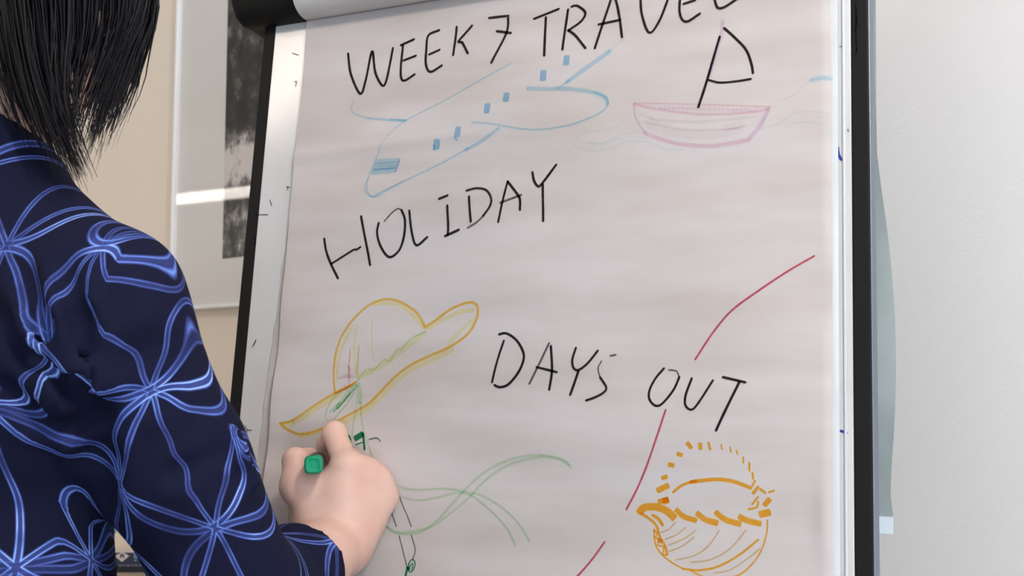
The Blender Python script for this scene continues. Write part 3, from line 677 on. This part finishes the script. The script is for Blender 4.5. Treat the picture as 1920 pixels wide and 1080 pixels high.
# ---------------------------------------------------------------- signed distance fields -> surface nets
def smin(a, b, k):
    h = np.clip(.5+.5*(b-a)/k, 0, 1); return b+(a-b)*h-k*h*(1-h)
class Field:
    def __init__(s, xs, ys, zs): s.a = [np.array(q, np.float32) for q in (xs, ys, zs)]; s.F = np.full([len(q) for q in s.a], .5, np.float32)
    def sub(s, lo, hi):
        sl = []; 
        for q, l, h in zip(s.a, lo, hi):
            i0, i1 = np.searchsorted(q, l), np.searchsorted(q, h); sl.append(slice(i0, i1))
        if any(k.stop <= k.start for k in sl): return None, None
        g = np.meshgrid(*[s.a[i][sl[i]] for i in range(3)], indexing='ij', copy=False); return tuple(sl), g
    def cap(s, a, b, ra, rb, k=.02, flat=None):
        a, b = np.array(a, float), np.array(b, float); m = max(ra, rb)+k*1.5+.02
        sl, g = s.sub(np.minimum(a, b)-m, np.maximum(a, b)+m)
        if sl is None: return
        d = b-a; L = max(d@d, 1e-12); p = [g[i]-a[i] for i in range(3)]
        h = np.clip((p[0]*d[0]+p[1]*d[1]+p[2]*d[2])/L, 0, 1); q = [p[i]-d[i]*h for i in range(3)]
        if flat is not None:                                   # flatten across a direction
            n, s_ = flat; e = q[0]*n[0]+q[1]*n[1]+q[2]*n[2]; q = [q[i]+n[i]*e*(1/s_-1) for i in range(3)]
        D = np.sqrt(q[0]**2+q[1]**2+q[2]**2)-(ra+(rb-ra)*h)
        if flat is not None: D = D*(1+flat[1])/2
        s.F[sl] = smin(s.F[sl], D.astype(np.float32), k) if k > 0 else np.minimum(s.F[sl], D)
    def ell(s, c, ax, r, k=.02, sub=False):
        c = np.array(c, float); m = max(r)+k*1.5+.02; sl, g = s.sub(c-m, c+m)
        if sl is None: return
        p = [g[i]-c[i] for i in range(3)]; q = [(p[0]*A[0]+p[1]*A[1]+p[2]*A[2])/r_ for A, r_ in zip(ax, r)]
        n = np.sqrt(q[0]**2+q[1]**2+q[2]**2); D = ((n-1)*min(r)).astype(np.float32)
        s.F[sl] = -smin(-s.F[sl], D, k) if sub else smin(s.F[sl], D, k)
    def nets(s):
        F = s.F; X, Y, Z = s.a; I = F < 0
        sh = [slice(0, -1), slice(1, None)]
        cnt = sum(I[sh[a], sh[b], sh[c]].astype(np.int8) for a in (0, 1) for b in (0, 1) for c in (0, 1))
        act = (cnt > 0) & (cnt < 8); idx = np.argwhere(act); N = len(idx)
        ids = np.full(act.shape, -1, np.int64); ids[act] = np.arange(N)
        i, j, k = idx.T; pos = np.zeros((N, 3)); num = np.zeros(N)
        for a in range(3):
            o = [b for b in range(3) if b != a]
            for e0 in (0, 1):
                for e1 in (0, 1):
                    d0 = [0, 0, 0]; d0[o[0]] = e0; d0[o[1]] = e1; d1 = list(d0); d1[a] = 1
                    f0 = F[i+d0[0], j+d0[1], k+d0[2]]; f1 = F[i+d1[0], j+d1[1], k+d1[2]]; mm = (f0 < 0) != (f1 < 0)
                    t_ = np.where(mm, f0/np.where(mm, f0-f1, 1), 0)
                    p0 = np.stack([X[i+d0[0]], Y[j+d0[1]], Z[k+d0[2]]], 1); p1 = np.stack([X[i+d1[0]], Y[j+d1[1]], Z[k+d1[2]]], 1)
                    pos += np.where(mm[:, None], p0+(p1-p0)*t_[:, None], 0); num += mm
        pos /= np.maximum(num, 1)[:, None]; faces = []
        for a in range(3):
            b, c = (a+1) % 3, (a+2) % 3
            s0 = [slice(None)]*3; s1 = [slice(None)]*3; s0[a] = slice(0, -1); s1[a] = slice(1, None)
            ch = I[tuple(s0)] != I[tuple(s1)]; e = np.argwhere(ch); ok = (e[:, b] > 0) & (e[:, c] > 0) & (e[:, b] < F.shape[b]-1) & (e[:, c] < F.shape[c]-1); e = e[ok]
            ins = I[tuple(e.T)]
            def cell(db, dc):
                q = e.copy(); q[:, b] += db; q[:, c] += dc; return ids[tuple(q.T)]
            Q = np.stack([cell(-1, -1), cell(0, -1), cell(0, 0), cell(-1, 0)], 1); Q[~ins] = Q[~ins][:, ::-1]; faces.append(Q)
        return pos, np.concatenate(faces)
def relax(pos, fa, it, amt=.5):
    e = np.concatenate([fa[:, [0, 1]], fa[:, [1, 2]], fa[:, [2, 3]], fa[:, [3, 0]]]); e = np.concatenate([e, e[:, ::-1]])
    deg = np.bincount(e[:, 0], minlength=len(pos)).astype(float)
    for q in range(it):
        s = amt if q % 2 == 0 else -amt*1.02
        av = np.stack([np.bincount(e[:, 0], pos[e[:, 1], c], len(pos)) for c in range(3)], 1)/np.maximum(deg, 1)[:, None]
        pos = pos+(av-pos)*s
    return pos
def axis(lo, hi, coarse, zones=()):
    q = [lo]
    while q[-1] < hi:
        st = coarse
        for a, b, s in zones:
            if a-.02 < q[-1] < b+.02:
                dd = max(a-q[-1], q[-1]-b, 0)/.02; st = min(st, s+(coarse-s)*dd)
        q.append(q[-1]+st)
    return q
def np_mesh(name, pos, fa):
    me = bpy.data.meshes.new(name); n, k = len(pos), len(fa)
    me.vertices.add(n); me.vertices.foreach_set('co', pos.astype(np.float32).ravel())
    me.loops.add(k*4); me.loops.foreach_set('vertex_index', fa.astype(np.int32).ravel())
    me.polygons.add(k); me.polygons.foreach_set('loop_start', np.arange(0, 4*k, 4, dtype=np.int32))
    me.update(calc_edges=True); me.validate(); return me

# ---------------------------------------------------------------- the person
RD = V3(.82, -.57, 0); FD = V3(.57, .82, 0); ZD = V3(0, 0, 1)
NB_ = P(-35, 300, 1.0)                      # base of the neck
SR = P(194, 582, .915)                      # right shoulder joint
SL = NB_ - RD*.175 - ZD*.095
EL = P(458, 1155, .985)                     # right elbow, just below the picture
WR = P(636, 1015, 1.165)                    # right wrist
CH = NB_ - ZD*.19 + FD*.01 - RD*.012; AB = V3(CH[0], CH[1], 1.10) + RD*.016; HP = V3(AB[0], AB[1], .93) - FD*.01
HC = NB_ + FD*.050 + ZD*.175 - RD*.004      # head centre
hf = FD*.95 - RD*.02 - ZD*.55; hf /= np.linalg.norm(hf); hr = np.cross(hf, ZD); hr /= np.linalg.norm(hr); hu = np.cross(hr, hf)
def H(a, b, c): return HC + hr*a + hf*b + hu*c
zx = [(-.245, -.11, .0016)]; zy = [(1.12, 1.245, .0018)]; zz_ = [(1.085, 1.25, .0016)]
A = Field(axis(-.85, -.06, .008, zx), axis(.68, 1.30, .008, zy), axis(-.01, 1.86, .008, zz_))
# trunk and legs
A.cap(CH-RD*.07, CH+RD*.07, .092, .092, .03, (FD, .88)); A.cap(CH, AB, .105, .095, .05, (FD, .85)); A.cap(AB, HP, .095, .115, .05, (FD, .85))
A.cap(HP-RD*.06, HP+RD*.06, .10, .10, .05); A.cap(SL, SR, .045, .045, .05); A.cap(NB_-ZD*.03, SR+ZD*.01, .05, .035, .04); A.cap(NB_-ZD*.03, SL+ZD*.01, .05, .035, .04)
for s in (-1, 1):
    h0 = HP+RD*s*.085-ZD*.05; k0 = V3(h0[0], h0[1], .48)+FD*.03; a0_ = V3(h0[0], h0[1], .085)-FD*.01
    A.cap(h0, k0, .082, .055, .03); A.cap(k0, a0_, .054, .036, .02); A.cap(a0_-ZD*.04, a0_-ZD*.05+FD*.15, .036, .028, .02)
ELL = SL - ZD*.28 - RD*.05 - FD*.02; WRL = ELL - ZD*.22 + FD*.08
A.cap(SL, ELL, .048, .040, .03); A.cap(ELL, WRL, .040, .027, .02); A.cap(WRL, WRL-ZD*.09+FD*.02, .028, .034, .02, (RD, .5))
for q in range(4): A.cap(WRL-ZD*.085+FD*(.045-.02*q), WRL-ZD*.165+FD*(.055-.02*q), .0095, .008, .006)
A.cap(WRL-ZD*.03+FD*.03, WRL-ZD*.10+FD*.075, .012, .010, .008)
A.cap(SR, EL, .050, .043, .03); A.cap(EL, EL+(WR-EL)*.4, .044, .042, .02); A.cap(EL+(WR-EL)*.4, WR, .042, .0305, .02)
# neck, head and face
A.cap(NB_-ZD*.02, H(0, -.02, -.06), .055, .05, .03); A.ell(H(0, -.012, .03), (hr, hf, hu), (.075, .095, .092), .02)
A.ell(H(0, .028, -.045), (hr, hf, hu), (.058, .062, .075), .03); A.cap(H(0, .07, -.105), H(0, .065, -.1), .018, .02, .03)
A.cap(H(0, .09, .0), H(0, .112, -.04), .008, .013, .012); A.ell(H(-.016, .1, -.045), (hr, hf, hu), (.009, .01, .008), .008); A.ell(H(.016, .1, -.045), (hr, hf, hu), (.009, .01, .008), .008)
for s in (-1, 1):
    A.ell(H(s*.031, .079, .004), (hr, hf, hu), (.014, .010, .0065), .005, True); A.cap(H(s*.015, .09, .022), H(s*.048, .078, .022), .008, .007, .012)
    A.ell(H(s*.045, .062, -.04), (hr, hf, hu), (.022, .022, .02), .02); A.ell(H(s*.078, -.012, -.012), (hr, hf, hu), (.010, .02, .032), .006)
A.cap(H(-.02, .088, -.072), H(.02, .088, -.072), .007, .007, .008); A.cap(H(-.016, .087, -.083), H(.016, .087, -.083), .007, .007, .006)
# right hand closed on the marker, seen from its back
HJ = dict(i0=(650, 878, 1.168), i1=(627, 812, 1.203), i2=(612, 833, 1.230), i3=(606, 858, 1.234),
          m0=(684, 886, 1.178), m1=(656, 862, 1.216), m2=(640, 868, 1.232), m3=(622, 886, 1.228),
          r0=(708, 905, 1.186), r1=(695, 880, 1.216), r2=(668, 900, 1.228), r3=(645, 908, 1.220),
          p0=(718, 935, 1.188), p1=(717, 917, 1.208), p2=(694, 938, 1.216), p3=(670, 938, 1.210),
          c=(594, 975, 1.165), t1=(559, 912, 1.160), t2=(554, 864, 1.172), t3=(580, 856, 1.206))
J = {k: P(*q) for k, q in HJ.items()}
palm_n = np.cross(J['p0']-WR, J['i0']-WR); palm_n /= np.linalg.norm(palm_n)
for k, r in (('i0', .0165), ('m0', .0165), ('r0', .016), ('p0', .0145)): A.cap(WR, J[k]+(J[k]-WR)*0, .0275, r, .014)
A.cap(J['i0'], J['p0'], .0135, .0125, .010); A.cap((WR+J['i0'])/2, (WR+J['p0'])/2, .021, .020, .015)
A.cap(WR, J['c'], .025, .017, .016); A.cap(J['c'], J['t1'], .0175, .0145, .012); A.cap(J['t1'], J['t2'], .0150, .0125, .008); A.cap(J['t2'], J['t3'], .0122, .0095, .006)
A.cap(J['t1'], J['i0']+(WR-J['i0'])*.25, .0130, .014, .016); A.cap(J['c'], (J['i0']+WR)/2, .018, .020, .02)
for f_, rr in (('i', (.0135, .0118, .0098, .0078)), ('m', (.0135, .0118, .0098, .0080)), ('r', (.0128, .0112, .0094, .0078)), ('p', (.0115, .0098, .0084, .0072))):
    for q in range(3): A.cap(J[f_+str(q)], J[f_+str(q+1)], rr[q], rr[q+1], .005)
pos, fa = A.nets(); pos = relax(pos, fa, 4)
me = np_mesh('person', pos, fa); person = link('person', me, M_skin, None, True)
tag(person, 'person seen from behind in a navy patterned top, writing with a green marker', 'person')
for s in (-1, 1):
    v, f = [], []
    c_ = H(s*.031, .0625, .004); bm = bmesh.new(); bmesh.ops.create_uvsphere(bm, u_segments=14, v_segments=10, radius=.0115); bmesh.ops.translate(bm, vec=Vector(c_), verts=bm.verts)
    me = bpy.data.meshes.new('eye'); bm.to_mesh(me); bm.free(); ey = link('eye', me, M_eye, person, True)
    bm = bmesh.new(); bmesh.ops.create_uvsphere(bm, u_segments=12, v_segments=8, radius=.0056); bmesh.ops.translate(bm, vec=Vector(c_+hf*.0068), verts=bm.verts)
    me = bpy.data.meshes.new('iris'); bm.to_mesh(me); bm.free(); link('iris', me, M_shoe, ey, True)

# shirt: the same limbs a little thicker, cut open at neck, hem and cuffs
def shirt_field():
    st = .0046; T = Field(np.arange(-.86, -.10, st), np.arange(.66, 1.28, st), np.arange(.86, 1.56, st))
    T.cap(CH-RD*.07, CH+RD*.07, .103, .103, .03, (FD, .88)); T.cap(CH, AB, .116, .108, .05, (FD, .85)); T.cap(AB, HP, .108, .135, .05, (FD, .85)); T.cap(HP-RD*.06, HP+RD*.06, .118, .118, .05)
    T.cap(SL, SR, .055, .055, .05); T.cap(NB_-ZD*.03, SR+ZD*.01, .060, .046, .04); T.cap(NB_-ZD*.03, SL+ZD*.01, .060, .046, .04)
    T.cap(NB_-ZD*.05, NB_+ZD*.03, .062, .060, .02)
    T.cap(SL, ELL, .062, .055, .03); T.cap(ELL, WRL, .053, .042, .02)
    T.cap(SR, SR+(EL-SR)*.5, .060, .058, .022); T.cap(SR+(EL-SR)*.5, EL, .058, .055, .02); T.cap(EL, EL+(WR-EL)*.95, .054, .044, .025); 
    return T
T = shirt_field(); g = np.meshgrid(*T.a, indexing='ij', copy=False)
def seg(p, a, b):
    d = b-a; q = [p[i]-a[i] for i in range(3)]; h = np.clip((q[0]*d[0]+q[1]*d[1]+q[2]*d[2])/(d@d), 0, 1)
    return np.sqrt(sum((q[i]-d[i]*h)**2 for i in range(3))), h
# soft folds: each is a crease (negative) along a line on the cloth
FOLDS = [   # pairs of points on the cloth, depth, half width
    ([-.319, .866, 1.269], [-.339, .851, 1.317], .015, .0085), ([-.339, .851, 1.317], [-.367, .862, 1.365], .012, .0085),
    ([-.314, .861, 1.282], [-.315, .848, 1.321], .013, .008), ([-.315, .848, 1.321], [-.329, .850, 1.362], .009, .008),
    ([-.325, .862, 1.275], [-.352, .862, 1.300], .013, .010), ([-.352, .862, 1.300], [-.390, .868, 1.330], .010, .010),
    ([-.330, .880, 1.240], [-.354, .873, 1.250], .009, .008), ([-.354, .873, 1.250], [-.376, .869, 1.270], .010, .008),
    ([-.315, .866, 1.272], [-.314, .876, 1.251], .014, .012), ([-.314, .876, 1.251], [-.312, .894, 1.218], .012, .013), ([-.312, .894, 1.218], [-.312, .914, 1.184], .010, .012),
    ([-.256, .898, 1.207], [-.221, .922, 1.221], .006, .008), ([-.210, .936, 1.203], [-.235, .905, 1.195], .005, .008), ([-.262, .885, 1.265], [-.300, .868, 1.262], .004, .010),
    ([-.270, .873, 1.300], [-.312, .860, 1.276], .004, .012), ([-.290, .853, 1.335], [-.300, .852, 1.300], .004, .010)]
for a, b, dep, wd in FOLDS:
    d, h = seg(g, np.array(a), np.array(b)); T.F += (dep*np.exp(-(d/wd)**2)*(1-.3*h)).astype(np.float32); T.F -= (dep*.35*np.exp(-((d-wd*2.0)/(wd*.9))**2)*(1-.6*h)).astype(np.float32)
for a, b in (((-.219, .931, 1.236), (-.212, .935, 1.222)), ((-.207, .940, 1.208), (-.203, .942, 1.197))):          # two puckers on the outer sleeve
    d, h = seg(g, np.array(a), np.array(b)); T.F -= (.010*np.exp(-(d/.007)**2)).astype(np.float32)
T.F += (.0022*np.sin(g[2]*70+g[0]*40)*np.sin(g[0]*55-g[2]*20)*.5).astype(np.float32)
def plane(c, n): return sum((g[i]-c[i])*n[i] for i in range(3)).astype(np.float32)
fa_d = (WR-EL)/np.linalg.norm(WR-EL); CUFF = EL+(WR-EL)*.56
d_arm, h_arm = seg(g, EL, WR); d_ua, h_ua = seg(g, SR, EL); d_la, _ = seg(g, ELL, WRL)
near = (d_arm < .085) & (h_arm > .35)
T.F = np.where(near, np.maximum(T.F, plane(CUFF, fa_d)), T.F)
wl_d = (WRL-ELL)/np.linalg.norm(WRL-ELL); T.F = np.where(d_la < .09, np.maximum(T.F, np.minimum(plane(WRL-wl_d*.015, wl_d), .2)), T.F)
nk = FD*.42+ZD*.9; nk /= np.linalg.norm(nk); dn_, hn_ = seg(g, NB_-ZD*.06, NB_+ZD*.1)
T.F = np.where(dn_ < .12, np.maximum(T.F, plane(NB_+ZD*.022, nk)), T.F)
T.F = np.where((d_arm > .10) & (d_la > .07), np.maximum(T.F, .90-g[2]), T.F).astype(np.float32)
pos, fa = T.nets(); pos = relax(pos, fa, 6)
me = np_mesh('shirt', pos, fa); shirt = link('shirt', me, M_shirt, person, True); shirt['label'] = 'navy top with a pale blue printed line lattice'
cen = pos[fa].mean(1)
def segv(p, a, b):
    d = b-a; h = np.clip(((p-a)@d)/(d@d), 0, 1); return np.linalg.norm(p-a-h[:, None]*d, axis=1), h
du, hu_ = segv(cen, SR, EL); df, hf_ = segv(cen, EL, WR); dlu, _ = segv(cen, SL, ELL); dlf, _ = segv(cen, ELL, WRL)
trunk = np.linalg.norm((cen-(CH*V3(1, 1, 0)+cen*V3(0, 0, 1)))*V3(1, 1, 0), axis=1)
is_f = (df < du) & (df < .085); is_u = (du < .074) & (hu_ > .02) & ~is_f; is_l = (np.minimum(dlu, dlf) < .07)
def cyl(p, a, b, rad, v0, zero):
    d = (b-a)/np.linalg.norm(b-a); x = zero-(zero@d)*d; x /= np.linalg.norm(x); y = np.cross(d, x); q = p-a
    return np.stack([rad*np.arcsin(np.clip(-(q@y)/(rad*1.06), -.985, .985)), v0-q@d], -1)
def sst(a, b, x): x = np.clip((x-a)/(b-a), 0, 1); return x*x*(3-2*x)
toC = V3(-.25, -1, 0); LU = np.linalg.norm(EL-SR)
def shirt_uv(p):
    """sleeve and trunk each keep their own grain; it runs over smoothly at the armhole"""
    a, ha = segv(p, SR, EL); b, hb = segv(p, EL, WR)
    U = cyl(p, SR, EL, .066, 0, toC); Fo = cyl(p, EL, WR, .058, -LU, toC)+V3(.02, .03)
    q = p-NB_; Tr = np.stack([.15*np.arcsin(np.clip((q@RDC)/.2, -.98, .98)), q[..., 2]], -1)+OFFT
    wa_ = sst(.105, .060, a)*sst(-.25, .12, ((p-SR)@(EL-SR))/LU**2+.0); r_ = Tr*(1-wa_)[:, None]+U*wa_[:, None]
    wf = sst(-.012, .012, a-b)*sst(.09, .07, b); return r_*(1-wf)[:, None]+Fo*wf[:, None]
RDC = V3(.93, -.37, 0); OFFT = V3(-.140, .148)
UVv = shirt_uv(pos) + V3(-.043, .054); UVs = UVv[fa]
rngu = UVs[..., 0].max(1)-UVs[..., 0].min(1); bad = rngu > .1; UVs[bad, :, 0] = UVs[bad, :1, 0]
ul = me.uv_layers.new(name='UVMap')
if len(me.loops) == UVs.size//2: ul.data.foreach_set('uv', UVs.reshape(-1).astype(np.float32))
else: print('UV MISMATCH')
# trousers and shoes
T = Field(np.arange(-.86, -.20, .008), np.arange(.66, 1.28, .008), np.arange(.0, 1.02, .008))
T.cap(AB-ZD*.09, HP, .10, .122, .05, (FD, .85)); T.cap(HP-RD*.06, HP+RD*.06, .108, .108, .05)
for s in (-1, 1):
    h0 = HP+RD*s*.085-ZD*.05; k0 = V3(h0[0], h0[1], .48)+FD*.03; a0_ = V3(h0[0], h0[1], .085)-FD*.01
    T.cap(h0, k0, .092, .068, .03); T.cap(k0, a0_+ZD*.02, .068, .055, .02)
pos, fa = T.nets(); link('trousers', np_mesh('trousers', pos, fa), M_trouser, person, True)
for s in (-1, 1):
    T = Field(np.arange(-.86, -.20, .006), np.arange(.66, 1.28, .006), np.arange(-.02, .16, .006)); a0_ = V3(HP[0], HP[1], .085)+RD*s*.085-FD*.01
    T.cap(a0_-ZD*.035, a0_-ZD*.045+FD*.16, .045, .036, .02); T.F = np.maximum(T.F, (.004-T.a[2])[None, None, :])
    pos, fa = T.nets(); link('shoe', np_mesh('shoe', pos, fa), M_shoe, person, True)
# hair: a skull cap plus long tapering locks
T = Field(np.arange(-.66, -.22, .006), np.arange(.84, 1.30, .006), np.arange(1.40, 1.86, .006))
T.ell(H(0, -.02, .035), (hr, hf, hu), (.094, .106, .104), .02); T.ell(H(0, -.045, -.03), (hr, hf, hu), (.064, .036, .055), .03)
T.ell(H(0, .115, -.06), (hr, hf, hu), (.066, .075, .10), .02, True)
pos, fa = T.nets(); CAPV = (pos, fa)
GU = [[(-75, -130, 1.02), (-70, 60, .99), (-50, 170, .97), (-15, 250, .95)], [(0, -130, .98), (5, 60, .96), (40, 190, .945), (100, 300, .92)], [(55, -140, .96), (55, 60, .945), (88, 190, .93), (130, 290, .91), (172, 392, .90)],
      [(115, -140, .955), (105, 60, .94), (108, 170, .93), (138, 270, .915), (170, 368, .905)], [(180, -140, .96), (165, 50, .95), (146, 140, .945), (132, 210, .935), (158, 330, .915)], [(230, -140, .98), (226, 20, .965), (202, 110, .96), (170, 190, .95), (148, 285, .935)],
      [(262, -130, 1.0), (266, 15, .985), (236, 95, .98), (200, 175, .97), (164, 300, .945)], [(280, -110, 1.02), (281, 0, 1.0), (258, 85, .99), (238, 160, .985), (186, 240, .975)]]
DENS = [200, 260, 180, 75, 48, 140, 200]
GUW = []
for g_ in GU:                                                   # every lock rises to the parting on the crown
    pp = [P(*q) for q in g_]; cr = H(0, .02, .145); m_ = (cr+pp[0])/2; ax_ = m_-H(0, -.02, .035); m_ = H(0, -.02, .035)+ax_/np.linalg.norm(ax_)*.116
    GUW.append([cr, m_]+pp)
def resamp(g_, n=20):
    c = catmull(g_, .01); s = np.linspace(0, len(c)-1, n); return np.array([c[int(x)]+(c[min(int(x)+1, len(c)-1)]-c[int(x)])*(x-int(x)) for x in s])
GR = [resamp(g_) for g_ in GUW]; v_all = []; f_all = []
def lock(path, r):
    n = len(path); rad = [r*(1-.15*i/n)*(1 if i < n*.6 else max(.12, 1-(i-n*.6)/(n*.4))) for i in range(n)]
    v, f = tube_vf(path, rad, 5, False, 1.0, len(v_all)); v_all.extend(v); f_all.extend(f)
for s, cnt in enumerate(DENS):
    for q in range(cnt):
        w_ = rng.random(); path = GR[s]*(1-w_)+GR[s+1]*w_
        n = len(path); tt = np.linspace(0, 1, n)[:, None]; end = .84+.16*rng.random(); m_ = max(6, int(n*end)); path = path[:m_]; tt = tt[:m_]
        dpt = (rng.random()-.25)*.035; dirv = V3(-.25, 1, 0); amp = .0035*rng.standard_normal(3)
        ph = rng.random()*6; path = path + dirv*dpt + amp*np.sin(tt*5+ph)*tt + (rng.standard_normal(3)*.006)*tt**2
        lock(path, .0007+.0011*rng.random())
for q in range(520):                                            # back and left of the head
    ph = math.radians(75+205*rng.random()); n = 14; pth = []; L_ = .86+.14*rng.random()
    for i in range(n):
        th = math.radians(12+98*min(1, i/8)); k_ = 1.0+.03*rng.random()+.06*max(0, i-4)/5
        p_ = H(math.sin(th)*-math.sin(ph)*.096*k_, -.02+math.sin(th)*math.cos(ph)*.109*k_, .035+math.cos(th)*.107*k_)
        if i > 8: p_ = pth[8] - ZD*(i-8)*.022*L_ + (NB_-pth[8])*V3(1, 1, 0)*.03*(i-8)
        pth.append(p_)
    lock(np.array(pth), .0009+.0012*rng.random())
for q in range(40):                                             # stray fine hairs at the right side
    w_ = rng.random(); path = GR[6]*(1-w_)+GR[7]*w_; n = len(path); tt = np.linspace(0, 1, n)[:, None]
    path = path + (XV*.010*rng.standard_normal()+V3(0, 0, -.012*rng.random()))*tt**2 + XV*.004*np.sin(tt*7+rng.random()*6)*tt; lock(path, .0005+.0004*rng.random())
base = len(CAPV[0]); me = mesh('hair', list(CAPV[0])+v_all, [tuple(q) for q in CAPV[1]]+[tuple(i+base for i in q) for q in f_all])
hair = link('hair', me, M_hair, person, True); hair['label'] = 'long loose black hair falling over the shoulder'

# ---------------------------------------------------------------- marker pen in the hand
b0, b1 = P(588, 871, 1.122), on_plane(597, 862, BO+BN*.012, BN)
ad = (b1-b0)/np.linalg.norm(b1-b0); Lp = np.linalg.norm(b1-b0)
pen = empty('marker_pen', b0); tag(pen, 'green marker pen with a dark barrel held in the hand', 'marker pen')
M_green = mat('green_plastic', (.004, .27, .13), .5, spec=.25); M_bar = mat('dark_barrel', (.015, .02, .022), .45); M_nib = mat('nib', (.02, .2, .1), .8)
tube('barrel', [b0+ad*q for q in (.004, .008, Lp*.70, Lp*.74)], [.0085, .0094, .0094, .0078], M_bar, pen, 24)
tube('nib', [b0+ad*q for q in (Lp*.73, Lp*.84, Lp*.88, Lp*.975)], [.0072, .0055, .0032, .002], M_nib, pen, 12)
# end plug: rounded square
sx = np.cross(ad, V3(0, 0, 1)); sx /= np.linalg.norm(sx); sy = np.cross(sx, ad)
sx, sy = sx*math.cos(.06)+sy*math.sin(.06), sy*math.cos(.06)-sx*math.sin(.06)
v = []; f = []; n = 28
prof = [(.012, .0086), (-.004, .0086), (-.0072, .0080), (-.0085, .0066), (-.0078, .0056), (-.0078, .002)]
for z, r in prof:
    for j in range(n):
        a = 2*PI*j/n; c_, s_ = math.cos(a), math.sin(a); k = 1/(abs(c_)**4.5+abs(s_)**4.5)**(1/4.5); v.append(b0+ad*z+(sx*c_+sy*s_)*k*r)
for i in range(len(prof)-1):
    for j in range(n): f.append((i*n+j, i*n+(j+1) % n, (i+1)*n+(j+1) % n, (i+1)*n+j))
f.append(tuple((len(prof)-1)*n+j for j in range(n)))
link('end_plug', mesh('end_plug', v, f), M_green, pen, True)['label'] = 'bright green square end plug'
